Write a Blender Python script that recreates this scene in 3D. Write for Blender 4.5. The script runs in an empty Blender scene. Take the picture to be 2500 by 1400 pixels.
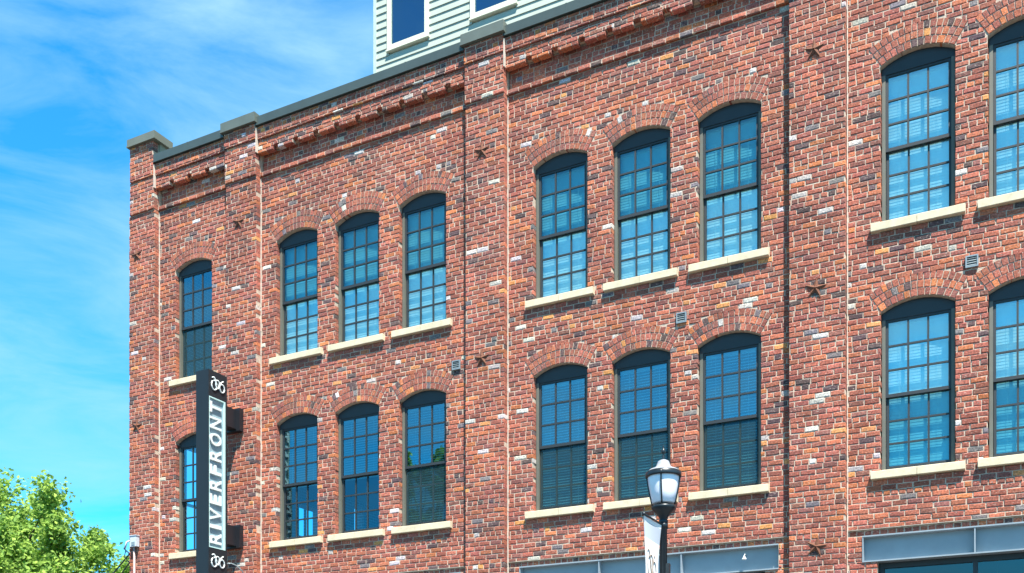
import bpy, bmesh, math, random
from mathutils import Vector, Matrix, noise
R = math.radians
random.seed(7)
scn = bpy.context.scene
COL = scn.collection

# ------------------------------------------------------------------ camera
cam_d = bpy.data.cameras.new('camera')
cam = bpy.data.objects.new('camera', cam_d)
COL.objects.link(cam)
cam.location = (0, -14.57, 1.6)
cam.rotation_euler = (R(90), 0, math.atan2(.4546, .8907))
cam_d.sensor_width = 36
cam_d.lens = 2448 / 2500 * 36
cam_d.shift_y = 1116 / 2500
cam_d.clip_end = 2000
scn.camera = cam

# ------------------------------------------------------------------ exposure
vs = scn.view_settings
vs.view_transform = 'Standard'
vs.look = 'None'
vs.gamma = 1
vs.exposure = 1.5

# ------------------------------------------------------------------ sun + sky
SUN = Vector((.9, -1.0, 2.75)).normalized()       # towards the sun
sl = bpy.data.lights.new('sun', 'SUN')
sl.energy = 5.0
sl.angle = R(0.5)
sl.color = (1.0, .95, .87)
so = bpy.data.objects.new('sun', sl)
COL.objects.link(so)
so.rotation_euler = SUN.to_track_quat('Z', 'Y').to_euler()
so.location = (10, -20, 40)

w = bpy.data.worlds.new('World')
scn.world = w
w.use_nodes = True
nt = w.node_tree
nt.nodes.clear()
N = nt.nodes.new
L = nt.links.new
out = N('ShaderNodeOutputWorld')
bg = N('ShaderNodeBackground')
sky = N('ShaderNodeTexSky')
sky.sky_type = 'NISHITA'
sky.sun_disc = False
sky.sun_elevation = math.asin(SUN.z)
sky.sun_rotation = math.atan2(SUN.x, SUN.y)
sky.air_density = 1.0
sky.dust_density = 0.3
sky.ozone_density = 2.0
tint = N('ShaderNodeMix'); tint.data_type = 'RGBA'; tint.blend_type = 'MULTIPLY'
tint.inputs[0].default_value = 1
tint.inputs[7].default_value = (.24, 1.45, 1.92, 1)
L(sky.outputs[0], tint.inputs[6])
tc = N('ShaderNodeTexCoord')
mp = N('ShaderNodeMapping')
mp.inputs['Rotation'].default_value = (R(8), R(-14), R(27))
mp.inputs['Scale'].default_value = (2.4, 3.0, 7.5)
L(tc.outputs['Generated'], mp.inputs[0])
n1 = N('ShaderNodeTexNoise')
n1.inputs['Scale'].default_value = 1.8
n1.inputs['Detail'].default_value = 10
n1.inputs['Roughness'].default_value = .60
n1.inputs['Distortion'].default_value = .55
L(mp.outputs[0], n1.inputs['Vector'])
cr = N('ShaderNodeValToRGB')
cr.color_ramp.elements[0].position = .33
cr.color_ramp.elements[0].color = (0, 0, 0, 1)
cr.color_ramp.elements[1].position = .90
cr.color_ramp.elements[1].color = (1, 1, 1, 1)
L(n1.outputs[0], cr.inputs[0])
cm = N('ShaderNodeMix'); cm.data_type = 'RGBA'
cm.inputs[7].default_value = (3.2, 5.4, 6.8, 1)
L(cr.outputs[0], cm.inputs[0])
L(tint.outputs[2], cm.inputs[6])
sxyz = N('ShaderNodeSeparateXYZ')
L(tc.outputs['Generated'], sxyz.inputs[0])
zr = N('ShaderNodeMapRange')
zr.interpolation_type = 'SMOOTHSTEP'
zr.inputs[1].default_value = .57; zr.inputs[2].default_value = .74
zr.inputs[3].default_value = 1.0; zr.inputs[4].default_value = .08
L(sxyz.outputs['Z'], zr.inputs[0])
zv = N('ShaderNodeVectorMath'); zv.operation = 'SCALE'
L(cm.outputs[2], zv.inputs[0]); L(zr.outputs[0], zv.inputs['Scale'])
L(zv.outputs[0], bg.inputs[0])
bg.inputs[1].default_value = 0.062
L(bg.outputs[0], out.inputs[0])


# ------------------------------------------------------------------ helpers
def tag(o, label=None, cat=None, group=None, kind=None):
    if label: o['label'] = label
    if cat: o['category'] = cat
    if group: o['group'] = group
    if kind: o['kind'] = kind
    return o


def empty(name, loc=(0, 0, 0)):
    o = bpy.data.objects.new(name, None)
    o.location = loc
    o.empty_display_size = .3
    COL.objects.link(o)
    return o


class MB:
    """collects geometry in world coordinates"""
    def __init__(self):
        self.v, self.f, self.m, self.sm = [], [], [], []

    def add(self, vs, fs, mi=0, smooth=False):
        b = len(self.v)
        self.v += [tuple(p) for p in vs]
        for f in fs:
            self.f.append(tuple(b + i for i in f))
            self.m.append(mi)
            self.sm.append(smooth)

    def box(self, x0, x1, y0, y1, z0, z1, mi=0):
        self.add([(x0, y0, z0), (x1, y0, z0), (x1, y1, z0), (x0, y1, z0),
                  (x0, y0, z1), (x1, y0, z1), (x1, y1, z1), (x0, y1, z1)],
                 [(0, 1, 5, 4), (1, 2, 6, 5), (2, 3, 7, 6), (3, 0, 4, 7), (4, 5, 6, 7), (3, 2, 1, 0)], mi)

    def prism(self, poly, y0, y1, mi=0):
        """poly: (x,z) counter-clockwise seen from -y"""
        n = len(poly)
        vs = [(x, y0, z) for x, z in poly] + [(x, y1, z) for x, z in poly]
        fs = [tuple(range(n)), tuple(range(2 * n - 1, n - 1, -1))]
        for i in range(n):
            j = (i + 1) % n
            fs.append((i, i + n, j + n, j))
        self.add(vs, fs, mi)

    def tube(self, pts, r, seg=8, mi=0, cap=True):
        pts = [Vector(p) for p in pts]
        n = len(pts)
        rs = r if isinstance(r, (list, tuple)) else [r] * n
        up = Vector((0, 0, 1))
        vs, fs = [], []
        for i, p in enumerate(pts):
            d = (pts[min(i + 1, n - 1)] - pts[max(i - 1, 0)]).normalized()
            a = up.cross(d)
            if a.length < .05: a = Vector((1, 0, 0)).cross(d)
            a.normalize()
            b = d.cross(a)
            for k in range(seg):
                t = 2 * math.pi * k / seg
                vs.append(p + (a * math.cos(t) + b * math.sin(t)) * rs[i])
        for i in range(n - 1):
            for k in range(seg):
                k2 = (k + 1) % seg
                fs.append((i * seg + k, i * seg + k2, (i + 1) * seg + k2, (i + 1) * seg + k))
        if cap:
            fs.append(tuple(range(seg - 1, -1, -1)))
            fs.append(tuple((n - 1) * seg + k for k in range(seg)))
        self.add(vs, fs, mi, True)

    def lathe(self, cx, cy, prof, seg=28, mi=0, smooth=True):
        vs, fs = [], []
        for (r, z) in prof:
            for k in range(seg):
                t = 2 * math.pi * k / seg
                vs.append((cx + r * math.cos(t), cy + r * math.sin(t), z))
        for i in range(len(prof) - 1):
            for k in range(seg):
                k2 = (k + 1) % seg
                fs.append((i * seg + k, i * seg + k2, (i + 1) * seg + k2, (i + 1) * seg + k))
        self.add(vs, fs, mi, smooth)

    def build(self, name, mats, parent=None, origin=None):
        me = bpy.data.meshes.new(name)
        base = Vector((0, 0, 0))
        if parent:
            p = parent
            while p:
                base += p.location
                p = p.parent
        if origin is None:
            og = base.copy() if parent else Vector((0, 0, 0))
        else:
            og = Vector(origin)
        me.from_pydata([(x - og.x, y - og.y, z - og.z) for x, y, z in self.v], [], self.f)
        if not isinstance(mats, (list, tuple)): mats = [mats]
        for m in mats: me.materials.append(m)
        me.polygons.foreach_set('material_index', self.m)
        me.polygons.foreach_set('use_smooth', self.sm)
        me.update()
        o = bpy.data.objects.new(name, me)
        COL.objects.link(o)
        if parent: o.parent = parent
        o.location = og - base
        return o


def newmat(name):
    m = bpy.data.materials.new(name)
    m.use_nodes = True
    return m, m.node_tree, m.node_tree.nodes['Principled BSDF']


def simple(name, col, rough=.6, metal=0, noise_amt=.12, nscale=8.0, bump=0.0, bscale=60.0, streak=1.0):
    m, t, p = newmat(name)
    p.inputs['Roughness'].default_value = rough
    p.inputs['Metallic'].default_value = metal
    nd = t.nodes.new
    g = nd('ShaderNodeNewGeometry')
    mpn = nd('ShaderNodeMapping')
    mpn.inputs['Scale'].default_value = (1, 1, streak)
    t.links.new(g.outputs['Position'], mpn.inputs[0])
    n = nd('ShaderNodeTexNoise')
    n.inputs['Scale'].default_value = nscale
    n.inputs['Detail'].default_value = 6
    n.inputs['Roughness'].default_value = .65
    t.links.new(mpn.outputs[0], n.inputs['Vector'])
    mr = nd('ShaderNodeMapRange')
    mr.inputs['From Min'].default_value = .3
    mr.inputs['From Max'].default_value = .7
    mr.inputs['To Min'].default_value = 1 - noise_amt
    mr.inputs['To Max'].default_value = 1 + noise_amt
    t.links.new(n.outputs[0], mr.inputs[0])
    vm = nd('ShaderNodeVectorMath'); vm.operation = 'SCALE'
    vm.inputs[0].default_value = col
    t.links.new(mr.outputs[0], vm.inputs['Scale'])
    t.links.new(vm.outputs[0], p.inputs['Base Color'])
    if bump:
        n2 = nd('ShaderNodeTexNoise')
        n2.inputs['Scale'].default_value = bscale
        n2.inputs['Detail'].default_value = 4
        t.links.new(g.outputs['Position'], n2.inputs['Vector'])
        b = nd('ShaderNodeBump')
        b.inputs['Strength'].default_value = bump
        b.inputs['Distance'].default_value = .01
        t.links.new(n2.outputs[0], b.inputs['Height'])
        t.links.new(b.outputs[0], p.inputs['Normal'])
    return m


def brick_mat():
    m, t, p = newmat('brick')
    nd, ln = t.nodes.new, t.links.new
    p.inputs['Roughness'].default_value = .92
    at = nd('ShaderNodeAttribute'); at.attribute_name = 'tone'
    g = nd('ShaderNodeNewGeometry')
    n = nd('ShaderNodeTexNoise'); n.inputs['Scale'].default_value = 42; n.inputs['Detail'].default_value = 5
    ln(g.outputs['Position'], n.inputs['Vector'])
    mr = nd('ShaderNodeMapRange'); mr.inputs[1].default_value = .3; mr.inputs[2].default_value = .7
    mr.inputs[3].default_value = .48; mr.inputs[4].default_value = 1.5
    ln(n.outputs[0], mr.inputs[0])
    vm = nd('ShaderNodeVectorMath'); vm.operation = 'SCALE'
    ln(at.outputs['Color'], vm.inputs[0]); ln(mr.outputs[0], vm.inputs['Scale'])
    # lime and old mortar smeared over faces
    n2 = nd('ShaderNodeTexNoise'); n2.inputs['Scale'].default_value = 34; n2.inputs['Detail'].default_value = 7
    n2.inputs['Roughness'].default_value = .72
    mp2 = nd('ShaderNodeMapping'); mp2.inputs['Scale'].default_value = (.75, 1, 1.7)
    ln(g.outputs['Position'], mp2.inputs[0]); ln(mp2.outputs[0], n2.inputs['Vector'])
    r2 = nd('ShaderNodeMapRange'); r2.inputs[1].default_value = .57; r2.inputs[2].default_value = .64
    r2.inputs[3].default_value = 0; r2.inputs[4].default_value = .62
    ln(n2.outputs[0], r2.inputs[0])
    mx = nd('ShaderNodeMix'); mx.data_type = 'RGBA'
    ln(r2.outputs[0], mx.inputs[0]); ln(vm.outputs[0], mx.inputs[6])
    mx.inputs[7].default_value = (.60, .50, .42, 1)
    # broad uneven weathering
    n4 = nd('ShaderNodeTexNoise'); n4.inputs['Scale'].default_value = 1.1; n4.inputs['Detail'].default_value = 5
    mp4 = nd('ShaderNodeMapping'); mp4.inputs['Scale'].default_value = (1.6, 1, .6)
    ln(g.outputs['Position'], mp4.inputs[0]); ln(mp4.outputs[0], n4.inputs['Vector'])
    r4 = nd('ShaderNodeMapRange'); r4.inputs[1].default_value = .35; r4.inputs[2].default_value = .65
    r4.inputs[3].default_value = .84; r4.inputs[4].default_value = 1.12
    ln(n4.outputs[0], r4.inputs[0])
    v4 = nd('ShaderNodeVectorMath'); v4.operation = 'SCALE'
    ln(mx.outputs[2], v4.inputs[0]); ln(r4.outputs[0], v4.inputs['Scale'])
    ln(v4.outputs[0], p.inputs['Base Color'])
    b = nd('ShaderNodeBump'); b.inputs['Strength'].default_value = .7; b.inputs['Distance'].default_value = .006
    n3 = nd('ShaderNodeTexNoise'); n3.inputs['Scale'].default_value = 70; n3.inputs['Detail'].default_value = 3
    ln(g.outputs['Position'], n3.inputs['Vector']); ln(n3.outputs[0], b.inputs['Height'])
    ln(b.outputs[0], p.inputs['Normal'])
    return m


def pane_mat(name, trans, gloss, base=.16, fmul=1.0):
    m = bpy.data.materials.new(name)
    m.use_nodes = True
    t = m.node_tree
    t.nodes.clear()
    nd, ln = t.nodes.new, t.links.new
    o = nd('ShaderNodeOutputMaterial')
    tr = nd('ShaderNodeBsdfTransparent'); tr.inputs[0].default_value = (*trans, 1)
    gl = nd('ShaderNodeBsdfGlossy'); gl.inputs[0].default_value = (*gloss, 1); gl.inputs['Roughness'].default_value = .012
    fr = nd('ShaderNodeFresnel'); fr.inputs[0].default_value = 1.5
    ma = nd('ShaderNodeMath'); ma.operation = 'MULTIPLY_ADD'; ma.use_clamp = True
    ma.inputs[1].default_value = fmul; ma.inputs[2].default_value = base
    ln(fr.outputs[0], ma.inputs[0])
    g = nd('ShaderNodeNewGeometry')
    n = nd('ShaderNodeTexNoise'); n.inputs['Scale'].default_value = 1.6; n.inputs['Detail'].default_value = 1
    ln(g.outputs['Position'], n.inputs['Vector'])
    b = nd('ShaderNodeBump'); b.inputs['Strength'].default_value = .09; b.inputs['Distance'].default_value = .03
    ln(n.outputs[0], b.inputs['Height'])
    ln(b.outputs[0], gl.inputs['Normal'])
    mx = nd('ShaderNodeMixShader')
    ln(ma.outputs[0], mx.inputs[0]); ln(tr.outputs[0], mx.inputs[1]); ln(gl.outputs[0], mx.inputs[2])
    ln(mx.outputs[0], o.inputs[0])
    return m


def screen_mat():
    m = bpy.data.materials.new('insect_screen')
    m.use_nodes = True
    t = m.node_tree
    t.nodes.clear()
    nd, ln = t.nodes.new, t.links.new
    o = nd('ShaderNodeOutputMaterial')
    tr = nd('ShaderNodeBsdfTransparent')
    df = nd('ShaderNodeBsdfDiffuse'); df.inputs[0].default_value = (.03, .07, .08, 1)
    mx = nd('ShaderNodeMixShader'); mx.inputs[0].default_value = .42
    ln(tr.outputs[0], mx.inputs[1]); ln(df.outputs[0], mx.inputs[2]); ln(mx.outputs[0], o.inputs[0])
    return m


def leaf_mat(name, c):
    m = bpy.data.materials.new(name)
    m.use_nodes = True
    t = m.node_tree
    t.nodes.clear()
    nd, ln = t.nodes.new, t.links.new
    o = nd('ShaderNodeOutputMaterial')
    g = nd('ShaderNodeNewGeometry')
    cr = nd('ShaderNodeValToRGB')
    cr.color_ramp.elements[0].color = (c[0] * .55, c[1] * .6, c[2] * .7, 1)
    cr.color_ramp.elements[1].color = (c[0] * 1.5, c[1] * 1.25, c[2] * 1.1, 1)
    ln(g.outputs['Random Per Island'], cr.inputs[0])
    df = nd('ShaderNodeBsdfDiffuse'); tl = nd('ShaderNodeBsdfTranslucent')
    ln(cr.outputs[0], df.inputs[0])
    ln(cr.outputs[0], tl.inputs[0])
    mx = nd('ShaderNodeMixShader'); mx.inputs[0].default_value = .45
    ln(df.outputs[0], mx.inputs[1]); ln(tl.outputs[0], mx.inputs[2]); ln(mx.outputs[0], o.inputs[0])
    return m


BR = brick_mat()
MORTAR = simple('mortar', (.47, .375, .29), .95, 0, .28, 22, .5, 90)
JOINT = simple('joint_sealant', (.54, .47, .39), .7, 0, .22, 9)
STONE = simple('cast_stone', (.60, .52, .36), .85, 0, .14, 9, .3, 120)
FRAME = simple('bronze_frame', (.125, .130, .105), .5, 0, .08, 5)
SASH = simple('dark_sash', (.020, .027, .032), .55, 0, .08, 5)
PANE = pane_mat('window_glass', (.40, .80, .93), (.52, .92, 1.0), .22, .9)
PANEB = pane_mat('window_glass_clear', (.74, 1.0, 1.0), (.72, 1.0, 1.0), .30, .5)
PANED = pane_mat('window_glass_dim', (.36, .72, .78), (.45, .82, .95), .12, .6)
SCREEN = screen_mat()
BLIND = simple('blind_slat', (.90, .92, .88), .6, 0, .05, 3)
BLINDD = simple('blind_slat_grey', (.62, .66, .64), .6, 0, .05, 3)
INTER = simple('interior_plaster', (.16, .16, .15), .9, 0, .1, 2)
COPE = simple('coping_metal', (.060, .082, .078), .42, .1, .10, 3)
SIDING = simple('sage_siding', (.36, .405, .35), .6, 0, .05, 6, .15, 80)
TRIM = simple('cream_trim', (.66, .67, .53), .55, 0, .04, 6)
PANEN = pane_mat('navy_glass', (.05, .12, .30), (.22, .42, .62), .36, .8)
STEEL = simple('painted_steel', (.25, .30, .335), .45, 0, .08, 3, .1, 60)
STAR = simple('rusted_iron', (.15, .055, .028), .8, .15, .35, 40, .4, 200)
BLACK = simple('sign_black', (.006, .011, .016), .55, 0, .1, 6)
BLACK2 = simple('sign_box_black', (.013, .014, .018), .4, 0, .1, 6)
SIGNP = simple('sign_panel', (.24, .34, .38), .30, 0, .12, 7)
WHITE = simple('sign_white', (.66, .72, .72), .45, 0, .02, 6)
RIM = simple('sign_tray_edge', (.45, .66, .64), .4, 0, .04, 6)
POLE = simple('lamp_iron', (.016, .025, .032), .35, .2, .2, 14)
HOOD = simple('lamp_hood', (.34, .37, .42), .35, .2, .08, 20)
FROST = simple('frosted_glass', (.80, .82, .90), .28, 0, .05, 9)
BANNER = simple('banner_cloth', (.82, .85, .86), .8, 0, .03, 6)
BANNERG = simple('banner_band', (.50, .55, .62), .8, 0, .03, 6)
INK = simple('banner_ink', (.20, .16, .13), .8, 0, .1, 10)
GALV = simple('galvanised', (.24, .29, .31), .45, .3, .12, 16)
BOXW = simple('white_enamel', (.48, .53, .58), .5, 0, .1, 30)
ASPH = simple('asphalt', (.05, .05, .052), .9, 0, .2, 3, .4, 120)
CONC = simple('concrete', (.11, .105, .10), .9, 0, .12, 2, .3, 60)
DARKIN = simple('dark_membrane', (.10, .10, .10), .9)
CABLE = simple('cable_rubber', (.012, .03, .035), .6)
BARK = simple('bark', (.10, .075, .05), .9, 0, .3, 12, .8, 30, .3)

# ------------------------------------------------------------------ facade layout (metres)
H = 3.4 / 45            # course height
Z0 = 5.225 - 69 * H     # course grid
BL = .205
SILL = (5.225, 8.625)
STOP = (5.345, 8.745)
SPR = (7.525, 10.905)
HALF, RISE = .462, .13
RAD = (HALF ** 2 + RISE ** 2) / (2 * RISE)
RING = .325
TH = math.asin(HALF / RAD)
PIL = [(-16.02, -15.30), (-13.47, -12.70), (-8.25, -7.51), (-2.972, -2.19), (2.30, 3.10)]
BAY = [(-15.30, -13.47), (-12.70, -8.25), (-7.51, -2.972), (-2.19, 2.30)]
WIN = [[-14.397], [-11.864, -10.524, -9.159], [-6.578, -5.225, -3.860], [-1.282, .055, 1.392]]
ZL, ZR0, ZR1, ZS = 12.17, 12.255, 12.57, 12.82
ZT = [13.06, 13.11, 13.50]   # brick tops: bay, pilaster, corner
ZB = 4.56                    # underside of brick over the steel beams

PAL = [((.300, .085, .056), 42), ((.365, .107, .066), 28), ((.48, .145, .055), 5), ((.425, .125, .063), 14),
       ((.240, .085, .064), 16), ((.10, .058, .058), 4), ((.17, .145, .15), 2.0), ((.52, .47, .44), 1.8),
       ((.60, .25, .08), 1.2)]
PW = [p[1] for p in PAL]


class Bricks:
    def __init__(self):
        self.v, self.f, self.c = [], [], []

    def tone(self, u, z):
        n = noise.noise((u * .8, z * 1.1, 3.1))
        w_ = PW[:]
        w_[1] *= 1 + .8 * n; w_[2] *= max(.2, 1 + 1.8 * n); w_[3] *= 1 + 1.2 * n; w_[4] *= max(.2, 1 - 1.2 * n)
        wn = noise.noise((u * 2.2, z * 3, 9.7))
        w_[7] *= max(.35, 1 + 4 * wn)
        c = random.choices(PAL, w_)[0][0]
        k = random.uniform(.72, 1.10)
        return (c[0] * k, c[1] * k * random.uniform(.93, 1.07), c[2] * k * random.uniform(.9, 1.1), 1)

    def brick(self, u0, u1, z0, z1, yf, depth=.10):
        g = .0066
        u0 += g + random.uniform(-.002, .003); u1 -= g + random.uniform(-.002, .003)
        g = .0034
        z0 += g + random.uniform(-.002, .003); z1 -= g + random.uniform(-.002, .003)
        if u1 - u0 < .012 or z1 - z0 < .01: return
        p = yf + max(-.0022, min(.004, random.gauss(0, .0024)))
        ti = random.uniform(-.001, .001)
        tz = random.uniform(-.0015, .0015)
        j = lambda s=.0022: random.uniform(-s, s)
        c = .005
        cz_ = min(.011, (z1 - z0) * .3)
        b = len(self.v)
        yb = yf + depth
        r = random.gauss(0, .0018)
        # front face (slightly inset), then its outer edge, then back
        self.v += [(u0 + c + j(), p + ti + tz + j(.001), z0 + cz_ - r + j()), (u1 - c + j(), p - ti + tz, z0 + cz_ + r + j()),
                   (u1 - c + j(), p - ti - tz, z1 - cz_ * .8 + r + j()), (u0 + c + j(), p + ti - tz, z1 - cz_ * .8 - r + j()),
                   (u0, p + .006, z0 - r), (u1, p + .006, z0 + r), (u1, p + .006, z1 + r), (u0, p + .006, z1 - r),
                   (u0, yb, z0), (u1, yb, z0), (u1, yb, z1), (u0, yb, z1)]
        self.f += [(b, b + 1, b + 2, b + 3),
                   (b + 4, b + 5, b + 1, b), (b + 5, b + 6, b + 2, b + 1), (b + 6, b + 7, b + 3, b + 2), (b + 7, b + 4, b, b + 3),
                   (b + 8, b + 9, b + 5, b + 4), (b + 9, b + 10, b + 6, b + 5), (b + 10, b + 11, b + 7, b + 6), (b + 11, b + 8, b + 4, b + 7)]
        t = self.tone((u0 + u1) / 2, (z0 + z1) / 2)
        self.c += [t] * 12

    def voussoir(self, cx, cz, r0, r1, a0, a1, yf, depth=.10):
        g = .0062
        r0 += g + random.uniform(-.002, .002); r1 -= g + random.uniform(-.002, .002)
        da = g / ((r0 + r1) / 2)
        a0 += da; a1 -= da
        p = yf + random.uniform(-.002, .003)
        P = lambda r, a, y: (cx + r * math.sin(a), y, cz + r * math.cos(a))
        b = len(self.v)
        c = .003
        ca = c / r1
        yb = yf + depth
        j = lambda: random.uniform(-.0015, .0015)
        self.v += [P(r0 + c, a0 + ca, p + j()), P(r0 + c, a1 - ca, p + j()), P(r1 - c, a1 - ca, p + j()), P(r1 - c, a0 + ca, p + j()),
                   P(r0, a0, p + .004), P(r0, a1, p + .004), P(r1, a1, p + .004), P(r1, a0, p + .004),
                   P(r0, a0, yb), P(r0, a1, yb), P(r1, a1, yb), P(r1, a0, yb)]
        self.f += [(b, b + 1, b + 2, b + 3),
                   (b + 4, b + 5, b + 1, b), (b + 5, b + 6, b + 2, b + 1), (b + 6, b + 7, b + 3, b + 2), (b + 7, b + 4, b, b + 3),
                   (b + 8, b + 9, b + 5, b + 4), (b + 9, b + 10, b + 6, b + 5), (b + 10, b + 11, b + 7, b + 6), (b + 11, b + 8, b + 4, b + 7)]
        t = self.tone(cx + r1 * math.sin(a0) * 3, cz + r0 * 4)
        self.c += [t] * 12

    def panel(self, u0, u1, z0, z1, yf, excl=(), arches=(), depth=.10):
        i0 = math.floor((z0 - Z0) / H + .01)
        i1 = math.ceil((z1 - Z0) / H - .01)
        for i in range(i0, i1):
            a = max(z0, Z0 + i * H); b = min(z1, Z0 + (i + 1) * H)
            if b - a < .02: continue
            zm = (a + b) / 2
            ex = [e for e in excl if e[2] < b - .012 and e[3] > a + .012]
            for (cx, sp) in arches:
                cz = sp - (RAD - RISE)
                ro = RAD + RING
                if sp < zm < cz + ro:
                    hw = math.sqrt(max(0, ro * ro - (zm - cz) ** 2))
                    hs = (zm - cz) * math.tan(TH)
                    h_ = min(hw, hs)
                    ex.append((cx - h_, cx + h_, a - 1, b + 1))
            header = (i % 7 == 3)
            ln_ = BL if not header else BL / 2
            off = (.5 if i % 2 else 0) * BL + .03 * math.sin(i * 12.9898)
            x = u0 - BL + (off - u0) % BL - BL * 0
            edges = []
            k = x
            while k < u1:
                l2 = ln_ * random.uniform(.93, 1.07)
                edges.append((k, k + l2))
                k += l2
            wz = random.uniform(-.001, .001)
            for (x0, x1) in edges:
                x0 = max(x0, u0); x1 = min(x1, u1)
                if x1 - x0 < .025: continue
                rects = [(x0, x1, a, b)]
                for e in ex:
                    nr = []
                    for q in rects:
                        if q[1] <= e[0] or q[0] >= e[1] or q[3] <= e[2] or q[2] >= e[3]:
                            nr.append(q); continue
                        if q[0] < e[0]: nr.append((q[0], e[0], q[2], q[3]))
                        if q[1] > e[1]: nr.append((e[1], q[1], q[2], q[3]))
                        m0, m1 = max(q[0], e[0]), min(q[1], e[1])
                        if q[2] < e[2]: nr.append((m0, m1, q[2], e[2]))
                        if q[3] > e[3]: nr.append((m0, m1, e[3], q[3]))
                    rects = nr
                for q in rects:
                    if q[1] - q[0] > .02 and q[3] - q[2] > .02:
                        self.brick(q[0], q[1], q[2] + wz, q[3] + wz, yf, depth)


B = Bricks()
M = MB()                     # mortar
MR = .0080                   # mortar recess behind the brick faces


def mbox(u0, u1, z0, z1, yf, yb=.30):
    M.box(u0, u1, yf + MR, yb, z0, z1)


# pilasters
for k, (a, b) in enumerate(PIL):
    top = ZT[2] if k == 0 else ZT[1]
    yb = .20 if k == 0 else .0
    B.panel(a, b, 0, ZL, -.12, depth=.13)
    mbox(a + .012, b - .012, 0, ZL + .02, -.12, .302)
    a0 = a + (.05 if k == 0 else 0); a1_ = a + (.075 if k == 0 else 0)
    B.panel(a0, b, ZL, ZS, -.150, depth=.13)
    mbox(a0 + .012, b - .012, ZL + .014, ZS, -.150, .298)
    B.panel(a1_, b, ZS, top, -.172, depth=.13)
    mbox(a1_ + .012, b - .012, ZS + .014, top, -.172, .296 if k else .20)
# bays
for k, (a, b) in enumerate(BAY):
    zb = 0 if k == 0 else ZB
    ex, ar = [], []
    for c in WIN[k]:
        for s in (0, 1):
            ex.append((c - .592, c + .592, SILL[s], STOP[s]))
            ex.append((c - HALF, c + HALF, STOP[s], SPR[s] + .001))
            ar.append((c, SPR[s]))
    B.panel(a, b, zb, ZL, 0, ex, ar)
    # mortar backing, strip by strip
    g = .016
    xs = [a]
    for c in WIN[k]: xs += [c - HALF - g, c + HALF + g]
    xs.append(b)
    for i in range(0, len(xs), 2):
        mbox(xs[i], xs[i + 1], zb, ZR0 - .006, 0)
    for c in WIN[k]:
        x0, x1 = c - HALF - g, c + HALF + g
        tops = [SILL[0] - .002, SILL[1] - .002, ZR0 - .006]
        bots = [zb, SPR[0], SPR[1]]
        mbox(x0, x1, zb, tops[0], 0)
        for s in (0, 1):
            cz = SPR[s] - (RAD - RISE)
            rr = RAD + .0045
            ths = math.asin((HALF + g) / rr)
            n = 10
            pts = [(c + rr * math.sin(-ths + 2 * ths * i / n), cz + rr * math.cos(-ths + 2 * ths * i / n)) for i in range(n + 1)]
            zt = tops[s + 1]
            for i in range(n):
                p, q = pts[i], pts[i + 1]
                M.prism([p, q, (q[0], zt), (p[0], zt)], MR, .30)
            # three rowlock rings
            nr = 3
            rh = RING / nr
            for r_ in range(nr):
                ra = RAD + r_ * rh
                cnt = max(10, round(2 * TH * ra / .078))
                e_ = 2 * TH / cnt
                sh = random.uniform(-.2, .2) * e_
                aa = -TH
                for q in range(cnt):
                    bb = -TH + e_ * (q + 1) + (random.uniform(-.12, .12) * e_ if q < cnt - 1 else 0)
                    B.voussoir(c, cz, ra, ra + rh, aa, bb, -.002)
                    aa = bb
    # ledge, recessed panel, bands
    B.panel(a, b, ZL, ZR0, -.045)
    M.box(a, b, -.045 + MR, .0, ZL + .014, ZR0 - .004)
    B.panel(a, b, ZR0, ZR1 + H, .05, depth=.06)
    mbox(a, b, ZR0 - .006, ZR1, .05)
    slots = []
    x = a + .42
    while x < b - .2:
        slots.append((x - .05, x + .05, ZR1, ZR1 + H * 1.02))
        x += .46
    B.panel(a, b, ZR1, ZS, -.10, slots)
    M.box(a, b, -.10 + MR, .30, ZR1 + H + .012, ZS)
    e0 = a
    for s in slots:
        M.box(e0 + .012, s[0] - .012, -.10 + MR, .0, ZR1 + .014, ZR1 + H)
        e0 = s[1]
    M.box(e0 + .012, b, -.10 + MR, .0, ZR1 + .014, ZR1 + H)
    M.box(a, b, .05 + MR, .302, ZR1, ZR1 + H)
    B.panel(a, b, ZS, ZT[0], -.128)
    mbox(a, b, ZS + .014, ZT[0], -.128, .294)
# brick course and returns around the steel beams
BEAM = [(-12.49, -8.40), (-7.30, -3.14), (-1.99, 2.18)]
for k in (1, 2, 3):
    a, b = BAY[k]
    B.panel(a, b, 4.475, ZB - .004, .022)
    mbox(a, b, 4.475, ZB, .022)
    q0, q1 = BEAM[k - 1]
    B.panel(a, q0, 4.12, 4.475, 0); mbox(a, q0, 4.12, 4.475, 0)
    B.panel(q1, b, 4.12, 4.475, 0); mbox(q1, b, 4.12, 4.475, 0)
    B.panel(a, q0 + .2, 0, 4.12, 0); mbox(a, q0 + .194, 0, 4.12, 0)
    B.panel(q1 - .2, b, 0, 4.12, 0); mbox(q1 - .194, b, 0, 4.12, 0)

bld = empty('brick_building', (-6.5, 0, 0))
tag(bld, 'long red brick building with arched black windows, cream sills and a sage green penthouse', 'building')

# wall mesh = bricks + mortar backing
nb = len(B.v)
me = bpy.data.meshes.new('brick_wall')
og = Vector(bld.location)
allv = [(x - og.x, y, z) for x, y, z in B.v] + [(x - og.x, y, z) for x, y, z in M.v]
me.from_pydata(allv, [], B.f + [tuple(i + nb for i in f) for f in M.f])
me.materials.append(BR)
me.materials.append(MORTAR)
me.polygons.foreach_set('material_index', [0] * len(B.f) + [1] * len(M.f))
at = me.attributes.new('tone', 'FLOAT_COLOR', 'POINT')
flat = []
for c in B.c: flat += c
flat += [.5, .45, .4, 1] * len(M.v)
at.data.foreach_set('color', flat)
me.update()
wall = bpy.data.objects.new('brick_wall', me)
COL.objects.link(wall)
wall.parent = bld

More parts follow.
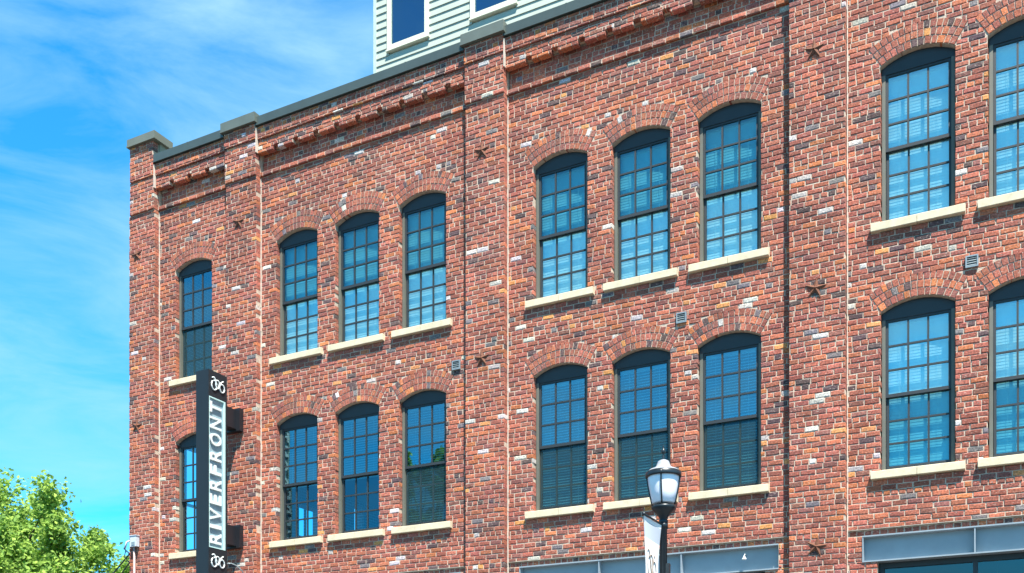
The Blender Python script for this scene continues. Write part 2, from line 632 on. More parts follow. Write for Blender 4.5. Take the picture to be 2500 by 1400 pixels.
# side, rear, floors, roof
m = MB()
XL = -16.00
sw = [(1.1, 2.3), (4.8, 5.7), (7.0, 7.5)]
for (za, zb_) in ((0, 5.5), (7.9, 13.0)):
    m.box(XL, XL + .3, .31, 10.0, za, zb_)
for (za, zb_) in ((5.5, 7.9),):
    e = .31
    for (s0, s1) in sw:
        m.box(XL, XL + .3, e, s0, za, zb_)
        e = s1
    m.box(XL, XL + .3, e, 10.0, za, zb_)
m.box(XL, XL + .3, 4.8, 5.7, 7.45, 7.9)
for (s0, s1) in sw:
    m.box(XL + .1, XL + .14, (s0 + s1) / 2 - .03, (s0 + s1) / 2 + .03, 5.5, 7.9)
    m.box(XL + .1, XL + .14, s0, s1, 6.66, 6.72)
m.box(3.09, 3.39, -.02, 10.0, 0, 13.0)
m.box(XL + .3, 3.09, 9.7, 10.0, 0, 13.0)
SIDEB, t, p = newmat('side_brick')
bt = t.nodes.new('ShaderNodeTexBrick')
bt.inputs['Scale'].default_value = 1
bt.inputs['Brick Width'].default_value = .21
bt.inputs['Row Height'].default_value = H
bt.inputs['Mortar Size'].default_value = .006
bt.inputs['Color1'].default_value = (.36, .13, .08, 1)
bt.inputs['Color2'].default_value = (.2, .08, .07, 1)
bt.inputs['Mortar'].default_value = (.5, .44, .38, 1)
gg = t.nodes.new('ShaderNodeNewGeometry')
sx = t.nodes.new('ShaderNodeSeparateXYZ'); cx_ = t.nodes.new('ShaderNodeCombineXYZ')
ad = t.nodes.new('ShaderNodeMath')
t.links.new(gg.outputs['Position'], sx.inputs[0])
t.links.new(sx.outputs['X'], ad.inputs[0]); t.links.new(sx.outputs['Y'], ad.inputs[1])
t.links.new(ad.outputs[0], cx_.inputs['X']); t.links.new(sx.outputs['Z'], cx_.inputs['Y'])
t.links.new(cx_.outputs[0], bt.inputs['Vector'])
t.links.new(bt.outputs[0], p.inputs['Base Color'])
p.inputs['Roughness'].default_value = .9
m.build('side_wall', SIDEB, bld)
m = MB()
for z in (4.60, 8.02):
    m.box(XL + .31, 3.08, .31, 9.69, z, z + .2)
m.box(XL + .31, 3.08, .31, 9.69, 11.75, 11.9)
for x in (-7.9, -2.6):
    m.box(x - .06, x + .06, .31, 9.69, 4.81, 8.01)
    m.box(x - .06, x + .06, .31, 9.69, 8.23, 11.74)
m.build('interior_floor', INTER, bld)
m = MB()
m.box(XL + .3, 3.09, .31, 9.69, 12.55, 12.75)
m.build('roof_deck', DARKIN, bld)

# white sealant joints at the inside corner of each pilaster
for k, (a, b) in enumerate(PIL[:-1]):
    m = MB()
    z = 0.0 if k != 0 else 0
    x = b + .002
    zz = z
    while zz < ZL - .02:
        z2 = min(zz + .15, ZL - .01)
        j1 = random.uniform(-.003, .004)
        m.box(x - .004, x + .008 + j1, -.020 + random.uniform(-.004, .004), .003, zz, z2 + .001)
        zz = z2
    m.build('sealant_joint', JOINT, bld)
    m = MB()
    m.box(x - .004, x + .012, -.160, -.108, ZR1 + .01, ZT[0] - .03)
    m.build('upper_sealant', JOINT, bld)

# ------------------------------------------------------------------ coping
COPE2 = simple('pilaster_coping_metal', (.115, .135, .115), .45, .1, .10, 3)
m = MB()
for k, (a, b) in enumerate(BAY):
    m.box(a, b, -.165, .205, ZT[0] + .012, 13.225)
    m.box(a, b, -.175, -.163, ZT[0] + .004, ZT[0] + .035)
for x in (-14.4, -11.6, -9.4, -6.4, -4.1, -1.0, 1.2):
    m.box(x - .012, x + .012, -.1675, .2, ZT[0] + .036, 13.2285)
m.build('parapet_coping', COPE, bld)
for k, (a, b) in enumerate(PIL[1:]):
    m = MB()
    m.box(a - .03, b + .03, -.225, .215, ZT[1] + .012, 13.292)
    m.box(a - .038, b + .038, -.233, .223, ZT[1] + .002, ZT[1] + .030)
    m.build('pilaster_coping', COPE2, bld)
a, b = PIL[0]
m = MB()
m.box(a + .06, b + .09, -.225, .26, ZT[2] + .012, 13.655)
m.box(a + .052, b + .098, -.233, .268, ZT[2], ZT[2] + .03)
m.build('corner_coping', simple('corner_coping_metal', (.15, .16, .125), .45, .1, .08, 3), bld)
m = MB()
m.box(b - .01, b + .035, -.02, .235, 13.2, ZT[2] + .02)
m.build('corner_flashing', simple('flashing_tan', (.26, .26, .19), .6, 0, .06, 3), bld)

# ------------------------------------------------------------------ penthouse
PX, PY = -11.18, 1.5
m = MB()
m.box(PX + .03, 3.0, PY + .03, 8.5, 12.76, 17.4)
E_ = .143
z = 12.80
PWN = [(-10.87, -9.94), (-9.04, -8.09)]
WB, WT = 14.88, 16.45
while z < 17.4:
    segs = [(PX, 3.0)]
    if z + E_ > WB and z < WT:
        segs = []
        e = PX
        for (q0, q1) in PWN:
            segs.append((e, q0 + .02)); e = q1 - .02
        segs.append((e, 3.0))
    for (s0, s1) in segs:
        zt = z + E_
        zb2 = z
        vsx = [(s0, PY - .022, zb2), (s1, PY - .022, zb2), (s1, PY - .002, zt + .012), (s0, PY - .002, zt + .012),
               (s0, PY + .03, zb2), (s1, PY + .03, zb2), (s1, PY + .03, zt + .012), (s0, PY + .03, zt + .012)]
        m.add(vsx, [(0, 1, 2, 3), (0, 4, 5, 1), (1, 5, 6, 2), (3, 2, 6, 7), (4, 0, 3, 7)])
    z += E_
pent = m.build('penthouse', SIDING, bld)
for (q0, q1) in PWN:
    m = MB()
    f = .085
    y0, y1 = PY - .05, PY + .06
    m.box(q0, q0 + f, y0, y1, WB, WT)
    m.box(q1 - f, q1, y0, y1, WB, WT)
    m.box(q0 + f, q1 - f, y0, y1, WB, WB + f)
    m.box(q0 + f, q1 - f, y0, y1, WT - f, WT)
    m.box(q0 - .015, q1 + .015, y0 - .02, y1, WB - .03, WB - .001)
    m.build('window_trim', TRIM, pent)
    m = MB()
    m.add([(q0 + f, PY - .01, WB + f), (q1 - f, PY - .01, WB + f), (q1 - f, PY - .01, WT - f), (q0 + f, PY - .01, WT - f)], [(0, 1, 2, 3)])
    m.build('window_pane', PANEN, pent)
m = MB()
m.box(PX - .012, PX + .05, PY - .035, PY + .06, 12.80, 17.4)
m.build('corner_board', simple('corner_board_paint', (.42, .52, .47), .6), pent)

# ------------------------------------------------------------------ windows
SNAMES = {}


def sash(c, z0, z1, y0, y1, top_rail=.035, bot_rail=.04):
    m = MB()
    h = HALF - .048
    st = .034
    m.box(c - h, c - h + st, y0, y1, z0, z1)
    m.box(c + h - st, c + h, y0, y1, z0, z1)
    m.box(c - h + st, c + h - st, y0, y1, z0, z0 + bot_rail)
    m.box(c - h + st, c + h - st, y0, y1, z1 - top_rail, z1)
    gx0, gx1, gz0, gz1 = c - h + st, c + h - st, z0 + bot_rail, z1 - top_rail
    mw = .0125
    for i in (1, 2):
        x = gx0 + (gx1 - gx0) * i / 3
        m.box(x - mw, x + mw, y0 + .004, y1 - .002, gz0, gz1)
        zz = gz0 + (gz1 - gz0) * i / 3
        for q in range(3):
            xa = gx0 + (gx1 - gx0) * q / 3 + (mw if q else 0)
            xb = gx0 + (gx1 - gx0) * (q + 1) / 3 - (mw if q < 2 else 0)
            m.box(xa, xb, y0 + .004, y1 - .002, zz - mw, zz + mw)
    return m, (gx0, gx1, gz0, gz1)


def blinds(c, z0, z1, mode, mat, win):
    m = MB()
    h = HALF - .055
    pitch = .043
    z = z1 - .06
    m.box(c - h, c + h, .178, .228, z1 - .045, z1)
    ang = {'closed': 82, 'open': 12, 'half': 38}[mode]
    ca, sa = math.cos(R(ang)) * .025, math.sin(R(ang)) * .025
    while z > z0 + .03:
        a_ = random.uniform(-.0005, .0005)
        # outer edge low, inner edge high: the outer face looks to the sun
        m.add([(c - h, .205 - ca, z - sa + a_), (c + h, .205 - ca, z - sa - a_), (c + h, .205 + ca, z + sa - a_), (c - h, .205 + ca, z + sa + a_),
               (c - h, .205, z + .003 + a_), (c + h, .205, z + .003 - a_)],
              [(0, 1, 5, 4), (4, 5, 2, 3)])
        z -= pitch
    m.box(c - h, c + h, .190, .220, z + .005, z + .028)
    for x in (c - h * .6, c + h * .6):
        m.box(x - .002, x + .002, .1745, .1765, z + .02, z1 - .04)
    m.build('window_blind', mat, win)


def window(c, s, up='P', lo='P', blind='closed', bmat=None, scr=None, bz=None):
    zs, sp = STOP[s], SPR[s]
    ztop = sp - .092
    zmid = zs + (ztop - zs) * .5
    m = MB()
    w_ = HALF - .001
    fw = .045
    m.box(c - w_, c - w_ + fw, .085, .175, zs, ztop, 0)
    m.box(c + w_ - fw, c + w_, .085, .175, zs, ztop, 0)
    m.box(c - w_ + fw, c + w_ - fw, .095, .175, zs, zs + .03, 1)
    cz = sp - (RAD - RISE)
    n = 12
    poly = [(c - w_, ztop), (c + w_, ztop)]
    th2 = math.asin(w_ / (RAD - .002))
    poly += [(c + (RAD - .002) * math.sin(th2 - 2 * th2 * i / n), cz + (RAD - .002) * math.cos(th2 - 2 * th2 * i / n)) for i in range(n + 1)]
    m.prism(poly, .088, .17, 1)
    win = m.build('window', [FRAME, SASH], bld)
    ms, g = sash(c, zmid - .02, ztop, .100, .132, .03, .045)
    ms.build('sash', SASH, win)
    pm = {'P': PANE, 'B': PANEB, 'D': PANED}
    q = MB()
    yy = .117
    q.add([(g[0], yy, g[2]), (g[1], yy, g[2]), (g[1], yy, g[3]), (g[0], yy, g[3])], [(0, 1, 2, 3)])
    q.build('pane', pm[up], win)
    ms, g2 = sash(c + .004, zs + .031, zmid + .015, .136, .166, .04, .05)
    ms.box(c - .02, c + .02, .122, .136, zs + .034, zs + .05, 0)
    ms.build('sash', SASH, win)
    q = MB()
    yy = .152
    q.add([(g2[0], yy, g2[2]), (g2[1], yy, g2[2]), (g2[1], yy, g2[3]), (g2[0], yy, g2[3])], [(0, 1, 2, 3)])
    q.build('pane', pm[lo], win)
    if scr:
        gg_ = g if scr == 'up' else g2
        yy = .0975 if scr == 'up' else .120
        q = MB()
        q.add([(gg_[0] - .02, yy, gg_[2] - .01), (gg_[1] + .02, yy, gg_[2] - .01), (gg_[1] + .02, yy, gg_[3] + .01), (gg_[0] - .02, yy, gg_[3] + .01)], [(0, 1, 2, 3)])
        q.build('insect_screen', SCREEN, win)
    if blind:
        blinds(c, bz if bz else zs + .02, ztop, blind, bmat or BLIND, win)
    q = MB()
    y0 = -.065
    for (x0, x1) in ((c - .592, c - .0025), (c + .0025, c + .592)):
        zt, zb2 = zs - .001, SILL[s] + .004
        e = .006
        q.add([(x0, y0 + e, zb2), (x1, y0 + e, zb2), (x1, y0, zb2 + e), (x0, y0, zb2 + e), (x1, y0, zt - e - .006), (x0, y0, zt - e - .006),
               (x1, y0 + e, zt - .006), (x0, y0 + e, zt - .006), (x1, .11, zt), (x0, .11, zt), (x1, .11, zb2), (x0, .11, zb2)],
              [(0, 1, 2, 3), (3, 2, 4, 5), (5, 4, 6, 7), (7, 6, 8, 9), (11, 10, 1, 0), (1, 10, 8, 6), (1, 6, 4, 2), (0, 7, 9, 11), (0, 3, 5, 7)])
    q.build('window_sill', STONE, win)
    return win


# upper storey
window(WIN[0][0], 1, 'P', 'P', None, scr='lo')
for c in WIN[1]: window(c, 1, 'D', 'B', 'closed')
for c in WIN[2]: window(c, 1, 'D', 'B', 'closed')
for c in WIN[3]: window(c, 1, 'B', 'B', 'closed')
# lower storey
window(WIN[0][0], 0, 'P', 'P', None, scr=None)
window(WIN[1][0], 0, 'P', 'D', 'open', BLINDD, bz=6.35)
window(WIN[1][1], 0, 'P', 'D', 'open', BLINDD, bz=6.35)
window(WIN[1][2], 0, 'P', 'D', 'half', BLINDD, scr='lo')
for c in WIN[2]: window(c, 0, 'P', 'D', 'half', BLIND, scr='lo')
for c in WIN[3]: window(c, 0, 'B', 'D', 'closed')

# ------------------------------------------------------------------ star shaped wall anchors
for (x, z) in ((-15.80, 11.37), (-15.80, 7.95), (-13.14, 11.40), (-7.93, 11.34), (-7.93, 7.93), (-2.62, 11.33), (-2.60, 7.98), (-2.59, 4.36)):
    m = MB()
    vs_ = []
    rot = random.uniform(-.25, .25)
    for i in range(10):
        r = .158 if i % 2 == 0 else .056
        a_ = math.pi / 2 + i * math.pi / 5 + rot
        vs_.append((x + r * math.cos(a_), -.126, z + r * math.sin(a_)))
    vs_.append((x, -.154, z))
    m.add(vs_, [(i, (i + 1) % 10, 10) for i in range(10)])
    m.tube([(x, -.145, z), (x, -.165, z)], .014, 8)
    m.build('wall_anchor', STAR, bld)

# ------------------------------------------------------------------ wall vents
for (x, z) in ((-8.48, 7.95), (-4.575, 7.99), (-.61, 7.97)):
    m = MB()
    s = .078
    y0, y1 = -.030, .004
    m.box(x - s, x - s + .018, y0, y1, z - s, z + s)
    m.box(x + s - .018, x + s, y0, y1, z - s, z + s)
    m.box(x - s + .018, x + s - .018, y0, y1, z - s, z - s + .018)
    m.box(x - s + .018, x + s - .018, y0, y1, z + s - .018, z + s)
    m.box(x - s + .018, x + s - .018, -.006, y1, z - s + .018, z + s - .018)
    for i in range(4):
        zz = z - .045 + i * .03
        m.add([(x - .06, -.026, zz - .008), (x + .06, -.026, zz - .008), (x + .06, -.010, zz + .012), (x - .06, -.010, zz + .012)], [(0, 1, 2, 3)])
    m.build('wall_vent', GALV, bld)

# ------------------------------------------------------------------ steel beams and shopfronts
SHOPG = pane_mat('shop_glass', (.30, .42, .40), (.6, .8, .8), .08, .9)
for k in (1, 2, 3):
    a, b = BEAM[k - 1]
    m = MB()
    m.box(a, b, .105, .125, 4.125, 4.455)
    m.box(a, b, -.012, .20, 4.455, 4.474)
    m.box(a, b, -.016, .20, 4.106, 4.125)
    m.box(a, a + .014, -.008, .105, 4.125, 4.455)
    nseg = {1: 3, 2: 3, 3: 3}[k]
    sx_ = {1: [-11.1, -9.75], 2: [-5.913, -4.584], 3: [-.575, .8]}[k]
    for x in sx_:
        m.box(x - .008, x + .008, -.006, .105, 4.125, 4.455)
    m.build('steel_beam', STEEL, bld)
    m = MB()
    m.box(BAY[k][0] + .01, BAY[k][1] - .01, -.012, .01, ZB - .003, ZB + .003)
    m.build('flashing_strip', simple('flashing_pale', (.42, .40, .34), .6), bld)
    # shopfront
    a += .2; b -= .2
    m = MB()
    y0, y1 = .16, .24
    m.box(a, a + .07, y0, y1, 0, 4.104)
    m.box(b - .07, b, y0, y1, 0, 4.104)
    m.box(a + .07, b - .07, y0, y1, 4.03, 4.104)
    m.box(a + .07, b - .07, y0, y1, 0, .12)
    m.box(a + .07, b - .07, y0, y1, 2.5, 2.56)
    nn = 3
    for i in range(1, nn):
        x = sx_[i - 1]
        m.box(x - .03, x + .03, y0 - .006, y1, .12, 4.03)
    sf = m.build('shopfront', SASH, bld)
    m = MB()
    m.add([(a + .07, .2, .12), (b - .07, .2, .12), (b - .07, .2, 4.03), (a + .07, .2, 4.03)], [(0, 1, 2, 3)])
    m.build('shop_pane', SHOPG, sf)

# little white spotlight fixed on the beam of the third bay
x = -3.62
m = MB()
m.lathe(x, -.05, [(.005, 4.335), (.010, 4.33), (.014, 4.315), (.033, 4.285), (.036, 4.276), (.001, 4.28)], 16)
m.tube([(x, -.05, 4.33), (x, -.02, 4.36), (x, .10, 4.365)], .005, 6)
m.build('beam_spotlight', WHITE, bld)

# ------------------------------------------------------------------ pendant globe inside the corner shop
lamp = empty('pendant_lamp', (-.33, 1.2, 3.9))
tag(lamp, 'small round cream pendant lamp hanging behind the shop window at the lower right corner', 'lamp')
EM, t, p = newmat('lamp_shade_cream')
p.inputs['Base Color'].default_value = (.85, .75, .45, 1)
p.inputs['Emission Color'].default_value = (1, .8, .4, 1)
p.inputs['Emission Strength'].default_value = .7
m = MB()
m.lathe(-.33, 1.2, [(.001, 3.98), (.06, 3.97), (.085, 3.9), (.06, 3.83), (.001, 3.82)], 16)
m.build('lamp_shade', EM, lamp)
m = MB()
m.tube([(-.33, 1.2, 3.98), (-.33, 1.2, 4.58)], .006, 6)
m.build('cord', CABLE, lamp)

# ------------------------------------------------------------------ blade sign
SU0, SU1, SY0, SY1, SZ0, SZ1 = -13.35, -13.05, -1.0, -.53, 4.66, 8.34
sign = empty('blade_sign', (-13.2, -.76, 4.66))
tag(sign, 'tall narrow black blade sign reading RIVERFRONT in white upright letters, bolted to the brick pilaster', 'sign')
PZ0, PZ1, PYa, PYb = 5.14, 7.86, -.985, -.575
m = MB()
m.box(SU0 + .03, SU1 - .03, SY0, SY1, SZ0, SZ1)           # core


def face_frame(m, xa, xb):
    m.box(xa, xb, SY0 + .001, PYa, SZ0, SZ1)
    m.box(xa, xb, PYb, SY1 - .001, SZ0, SZ1)
    m.box(xa, xb, PYa, PYb, SZ0, PZ0)
    m.box(xa, xb, PYa, PYb, PZ1, SZ1)


face_frame(m, SU1 - .03, SU1)
face_frame(m, SU0, SU0 + .03)
m.build('sign_box', [BLACK], sign)
for sgn, xo in ((1, SU1 - .03), (-1, SU0 + .03)):
    m = MB()
    xx = sorted((xo, xo + sgn * .004))
    m.box(xx[0] - .0005, xx[1], PYa, PYb, PZ0, PZ1)
    m.build('sign_panel', SIGNP, sign)
    m = MB()
    xx = sorted((xo + sgn * .0045, xo + sgn * .034))
    e = .012
    m.box(xx[0], xx[1], PYa, PYa + e, PZ0, PZ1)
    m.box(xx[0], xx[1], PYb - .035, PYb, PZ0, PZ1)
    m.box(xx[0], xx[1], PYa + e, PYb - .035, PZ0, PZ0 + .02)
    m.box(xx[0], xx[1], PYa + e, PYb - .035, PZ1 - .02, PZ1)
    m.build('tray_rim', RIM, sign)
    # letters, bottom to top, tops towards the street on the right face
    LET = [('R', 1), ('I', .34), ('V', 1.08), ('E', .92), ('R', 1), ('F', .88), ('R', 1), ('O', 1.12), ('N', 1.05), ('T', .98)]
    GAP = .40
    unit = (PZ1 - PZ0 - .16) / (sum(q[1] for q in LET) + GAP * 9)
    zc = PZ0 + .08
    ya, yb = (-.675, -.960) if sgn > 0 else (-.960, -.675)
    m = MB()
    for ch, wd in LET:
        cu = bpy.data.curves.new('txt', 'FONT')
        cu.body = ch
        cu.size = 1
        cu.offset = .014
        cu.extrude = .03
        to = bpy.data.objects.new('txt', cu)
        COL.objects.link(to)
        bpy.context.view_layer.update()
        dg = bpy.context.evaluated_depsgraph_get()
        tm = bpy.data.meshes.new_from_object(to.evaluated_get(dg))
        xs_ = [v.co.x for v in tm.vertices]; ys_ = [v.co.y for v in tm.vertices]
        tx0, tx1, ty0, ty1 = min(xs_), max(xs_), min(ys_), max(ys_)
        vv = []
        for v in tm.vertices:
            fz = (v.co.x - tx0) / (tx1 - tx0)
            fy = (v.co.y - ty0) / (ty1 - ty0)
            vv.append((xo + sgn * (.022 + v.co.z * .5), ya + fy * (yb - ya), zc + fz * wd * unit))
        m.add(vv, [tuple(p_.vertices) for p_ in tm.polygons])
        zc += (wd + GAP) * unit
        bpy.data.objects.remove(to)
    m.build('lettering', WHITE, sign)


def emblem_strokes():
    """interlocking 306 style monogram, (right, down) metres from its top-left corner, as polylines"""
    S = []
    el = lambda cx, cy, rx, ry, a0, a1, n=22: [(cx + rx * math.cos(R(a0 + (a1 - a0) * i / n)), cy + ry * math.sin(R(a0 + (a1 - a0) * i / n))) for i in range(n + 1)]
    S.append(el(.083, .118, .068, .078, -100, 235))                     # left bowl
    S.append([(.030, .006), (.052, -.010), (.082, -.012), (.104, .012), (.116, .055), (.122, .110), (.138, .150), (.166, .160)])
    S.append([(.128, .040), (.150, .018), (.182, .016), (.206, .036), (.214, .070), (.208, .110), (.190, .145), (.166, .160)])
    S.append(el(.285, .122, .062, .068, 0, 360))                        # right bowl (six)
    S.append([(.226, .105), (.240, .060), (.272, .022), (.318, -.005)])
    return S


for zt_ in (8.34 - .13, 5.14 - .13):
    for sgn in (1, -1):
        m = MB()
        for st in emblem_strokes():
            pts = []
            for (h_, d_) in st:
                yy = (-.945 + h_ * .98) if sgn > 0 else (-.945 + (.36 - h_) * .98)
                xx_ = SU1 + .008 if sgn > 0 else SU0 - .008
                pts.append((xx_, yy, zt_ - d_ * 1.08))
            m.tube(pts, .0125, 6)
        m.build('emblem', WHITE, sign)
for (z0_, z1_) in ((7.44, 7.86), (5.26, 5.68)):
    m = MB()
    m.box(-13.30, -13.10, SY1, -.23, z0_ + .03, z1_ - .03)
    m.box(-13.42, -13.02, -.23, -.128, z0_, z1_)
    m.build('bracket', BLACK2, sign)
m = MB()
m.tube([(-13.08, -.5, 4.92), (-13.05, -.42, 4.93), (-13.0, -.34, 4.90), (-12.96, -.24, 4.82), (-12.93, -.12, 4.66)], .011, 8)
m.build('cable', GALV, sign)

# ------------------------------------------------------------------ utility box and cables on the corner pilaster
ub = empty('utility_box', (-15.8, -.09, 5.55))
tag(ub, 'small white metal utility box with a pipe below, on the left brick corner', 'utility box')
m = MB()
m.box(-15.89, -15.72, -.21, -.128, 5.53, 5.74)
m.box(-15.90, -15.71, -.22, -.125, 5.741, 5.755)
m.box(-15.85, -15.76, -.216, -.209, 5.55, 5.62, 1)
m.build('box_body', [BOXW, GALV], ub)
m = MB()
m.tube([(-15.83, -.155, 5.53), (-15.83, -.155, 4.0), (-15.83, -.155, .2)], .022, 8)
m.build('conduit', simple('conduit_paint', (.34, .26, .25), .6), ub)
m = MB()
m.tube([(-15.95, -.17, 5.66), (-15.97, -.22, 5.63), (-16.0, -.24, 5.5)], .018, 8)
m.build('weather_head', BOXW, ub)


def ray(x, y, t):
    a = (x - 1250) / 2448
    r_, f_ = a * t, t
    return Vector((r_ * .8907 - f_ * .4546, -14.57 + r_ * .4546 + f_ * .8907, 1.6 + t * (1816 - y) / 2448))


def sag(p0, p1, s, n=16):
    p0, p1 = Vector(p0), Vector(p1)
    return [p0.lerp(p1, i / n) - Vector((0, 0, s * 4 * (i / n) * (1 - i / n))) for i in range(n + 1)]


for k, (dx, dy) in enumerate(((0, 0), (22, 22))):
    m = MB()
    p1 = ray(316 + dx * 0, 1353 + dy * 1.0, 20.0)
    p2 = ray(60 + dx, 1640 + dy, 27)
    st = Vector((-15.99, -.22, 5.62 - .16 * k))
    pts = [st, st + Vector((-.03, -.02, -.12))] + sag(p1, p2, .06)
    m.tube(pts, .016, 6)
    o = m.build('utility_cable', CABLE)
    tag(o, ['upper of two thin black cables dropping left from the utility box', 'lower of two thin black cables dropping left from the utility box'][k], 'cable', 'cables at the building corner')

# ------------------------------------------------------------------ street lamp
LX, LY = -3.68, -3.54
lampo = empty('street_lamp', (LX, LY, .14))
tag(lampo, 'black iron street lamp with frosted lantern in front of the brick wall', 'street lamp')
m = MB()
m.lathe(LX, LY, [(.17, .14), (.17, .22), (.14, .26), (.12, .50), (.085, .60), (.06, .75), (.045, .95), (.042, 4.12),
                 (.052, 4.13), (.052, 4.16), (.040, 4.17), (.040, 4.235)], 20)
m.build('pole', POLE, lampo)
m = MB()
m.lathe(LX, LY, [(.040, 4.16), (.050, 4.19), (.075, 4.225), (.105, 4.255), (.128, 4.275), (.140, 4.30), (.140, 4.318), (.110, 4.325), (.07, 4.345), (.02, 4.345)], 28)
m.build('lantern_base', POLE, lampo)
m = MB()
m.lathe(LX, LY, [(.02, 4.350), (.118, 4.350), (.130, 4.36), (.152, 4.47), (.170, 4.56), (.180, 4.64), (.178, 4.69), (.02, 4.70)], 32)
m.build('lantern_glass', FROST, lampo)
m = MB()
m.lathe(LX, LY, [(.170, 4.655), (.202, 4.650), (.206, 4.665), (.204, 4.705), (.190, 4.715), (.170, 4.710)], 32)
for k in range(4):
    a_ = R(-80 + 90 * k)
    pts = []
    for (r, z) in ((.128, 4.335), (.152, 4.43), (.172, 4.53), (.186, 4.62), (.196, 4.69)):
        pts.append((LX + r * math.cos(a_), LY + r * math.sin(a_), z))
    m.tube(pts, .0095, 6)
    m.lathe(LX + .186 * math.cos(a_), LY + .186 * math.sin(a_), [(.001, 4.64), (.018, 4.655), (.022, 4.69), (.001, 4.70)], 10)
m.build('lantern_cage', POLE, lampo)
m = MB()
m.lathe(LX, LY, [(.192, 4.712), (.165, 4.735), (.120, 4.752), (.085, 4.775), (.072, 4.81), (.062, 4.835), (.035, 4.85), (.001, 4.855)], 32)
m.build('lantern_hood', HOOD, lampo)
m = MB()
m.lathe(LX, LY, [(.018, 4.85), (.012, 4.90), (.010, 4.92), (.020, 4.935), (.024, 4.955), (.014, 4.975), (.006, 4.985), (.009, 5.0), (.001, 5.03)], 14)
m.build('finial', POLE, lampo)
m = MB()
for z in (4.10, 2.72):
    m.tube([(LX, LY - .03, z), (LX, LY - .66, z)], .011, 8)
    m.lathe(LX, LY, [(.043, z - .035), (.052, z - .035), (.052, z + .035), (.043, z + .035)], 16)
    m.lathe(LX, LY - .665, [(.001, z - .02), (.018, z - .014), (.02, z), (.016, z + .016), (.001, z + .02)], 10)
m.build('banner_arm', POLE, lampo)
m = MB()
m.box(LX + .035, LX + .075, LY - .03, LY + .03, 3.44, 3.66)
m.build('outlet_box', POLE, lampo)

# banner: cloth hung between the two arms, thick sheet with a light billow
def bpos(h_, v_):
    """h_ 0..1 pole->tip, v_ 0..1 top->bottom"""
    bil = .030 * math.sin(math.pi * v_) + .012 * math.sin(2.2 * h_ + 5 * v_) - .035 * h_ * math.sin(math.pi * v_)
    return Vector((LX - bil, LY - .075 - .575 * h_, 4.09 - v_ * 1.36))


ban = empty('lamp_banner', (LX, LY - .35, 2.73))
tag(ban, 'white vertical banner with a thin brown script monogram hanging from the lamp post', 'banner')
m = MB()
nh, nv = 10, 30
for th in (0, 1):
    off = Vector((-.002 + th * .004, 0, 0))
    vsb = [bpos(i / nh, j / nv) + off for j in range(nv + 1) for i in range(nh + 1)]
    fsb = []
    for j in range(nv):
        for i in range(nh):
            q_ = j * (nh + 1) + i
            fsb.append((q_, q_ + 1, q_ + nh + 2, q_ + nh + 1))
    b0 = len(m.f)
    m.add(vsb, fsb, 0, True)
    for j in range(1, 5):
        for i in range(nh):
            m.m[b0 + j * nh + i] = 1
m.build('banner_cloth', [BANNER, BANNERG], ban)
m = MB()
for st in emblem_strokes():
    # monogram drawn large, turned to run down the cloth
    pts = []
    for (h_, d_) in st:
        hh = .90 - (h_ / .36) * .72
        vv = .27 + (d_ / .2) * .22
        pts.append(bpos(hh, vv) + Vector((.005, 0, 0)))
    m.tube(pts, .006, 5)
for (v0) in (.58, .62):
    m.tube([bpos(.78, v0) + Vector((.005, 0, 0)), bpos(.5, v0 + .005) + Vector((.005, 0, 0)), bpos(.22, v0) + Vector((.005, 0, 0))], .004, 5)
m.build('monogram', INK, ban)

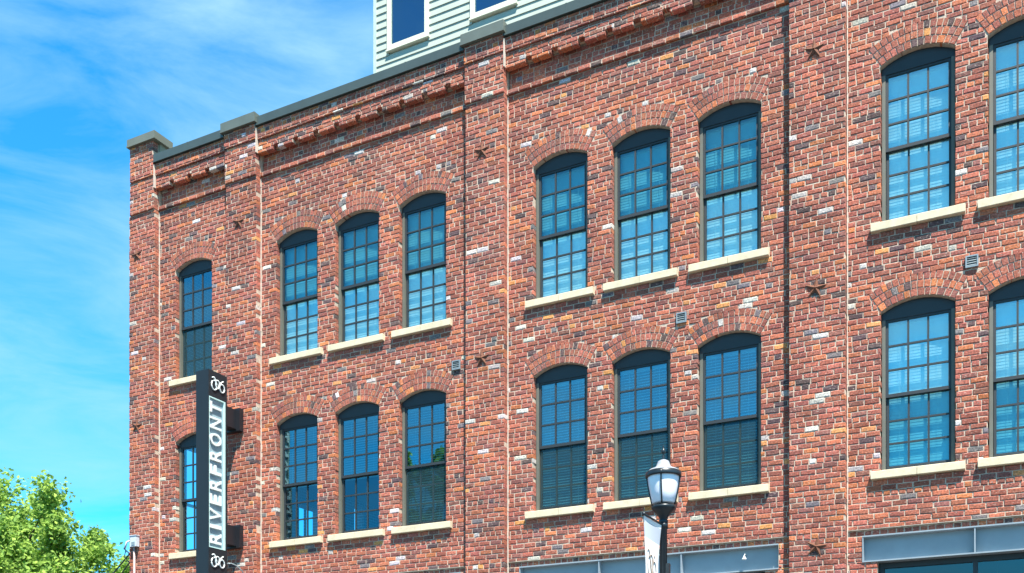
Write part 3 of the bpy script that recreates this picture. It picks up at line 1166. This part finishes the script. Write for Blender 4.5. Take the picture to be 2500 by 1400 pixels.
# ------------------------------------------------------------------ tree
def make_tree(base, height, rx, label, name='leafy_tree', nclump=70, leaves=430, leaf=.085, seed=3):
    rnd = random.Random(seed)
    root = empty(name, base)
    tag(root, label, 'tree')
    bx, by = base[0], base[1]
    rz = height * .44
    cz = height - rz
    tr = MB()
    tr.tube([(bx, by, 0), (bx + .05, by, height * .22), (bx, by + .05, height * .5), (bx + .05, by, height * .78)], [.26, .2, .14, .05], 10)
    centres = []
    for i in range(nclump):
        for _ in range(30):
            d = Vector((rnd.gauss(0, 1), rnd.gauss(0, 1), rnd.gauss(0, 1))).normalized()
            rr = rnd.uniform(.35, 1.0) ** .5
            p_ = Vector((d.x * rx * rr, d.y * rx * rr, d.z * rz * rr))
            if all((p_ - q).length > .32 * rx * .5 for q, _r in centres): break
        centres.append((p_, rnd.uniform(.42, .85) * rx * .26))
    cv, cf = [], []
    for p_, r in centres:
        c_ = Vector((bx, by, cz)) + p_
        s_ = Vector((bx, by, max(height * .22, cz + p_.z * .4 - .9)))
        tr.tube([s_, s_.lerp(c_, .55) + Vector((0, 0, .15)), c_], [.06, .035, .012], 5, cap=False)
        # twigs give a spiky outline
        dirs = [(p_.normalized() + Vector((rnd.gauss(0, .6), rnd.gauss(0, .6), rnd.gauss(.25, .6)))).normalized() for _ in range(9)]
        for k in range(leaves):
            if k % 2:
                d_ = rnd.choice(dirs)
                l_ = rnd.uniform(.25, 1.45) * r
                q = c_ + d_ * l_ + Vector((rnd.gauss(0, .11), rnd.gauss(0, .11), rnd.gauss(0, .10))) * r * 1.3
            else:
                q = c_ + Vector((rnd.gauss(0, .45), rnd.gauss(0, .45), rnd.gauss(0, .38))) * r
            n_ = Vector((rnd.gauss(0, .7), rnd.gauss(0, .7), rnd.gauss(.6, .7))).normalized()
            a_ = n_.orthogonal().normalized()
            a_ = Matrix.Rotation(rnd.uniform(0, 6.28), 3, n_) @ a_
            b_ = n_.cross(a_)
            s = leaf * rnd.uniform(.65, 1.35)
            i0 = len(cv)
            cv += [q + a_ * s, q + b_ * s * .62 + n_ * s * .15, q - a_ * s * .8, q - b_ * s * .62 + n_ * s * .15]
            cf.append((i0, i0 + 1, i0 + 2, i0 + 3))
    tr.build('trunk', BARK, root)
    mc = MB()
    mc.v = [tuple(v) for v in cv]; mc.f = cf; mc.m = [0] * len(cf); mc.sm = [False] * len(cf)
    mc.build('crown', LEAF, root)
    return root


LEAF = leaf_mat('leaf', (.29, .50, .12))
c0 = ray(-5, 1500, 30)
make_tree((c0.x, c0.y, 0), 9.35, 3.75, 'bright green leafy tree rising at the lower left beside the brick building', nclump=125, leaves=850, leaf=.074)
make_tree((-24.3, -24.5, 0), 15.9, 2.3, 'tall green tree across the street, seen mirrored in the lower window glass', nclump=60, leaves=300, leaf=.16, seed=11)

# ------------------------------------------------------------------ ground
m = MB()
m.add([(-900, -900, 0), (900, -900, 0), (900, 900, 0), (-900, 900, 0)], [(0, 1, 2, 3)])
tag(m.build('ground', ASPH), kind='structure')
m = MB()
m.box(-60, 60, -4.6, -.17, .004, .14)
tag(m.build('pavement', CONC), kind='structure')
m = MB()
m.box(-60, 60, -4.78, -4.603, .004, .15)
tag(m.build('kerb', simple('kerb_stone', (.42, .41, .38), .85)), kind='structure')
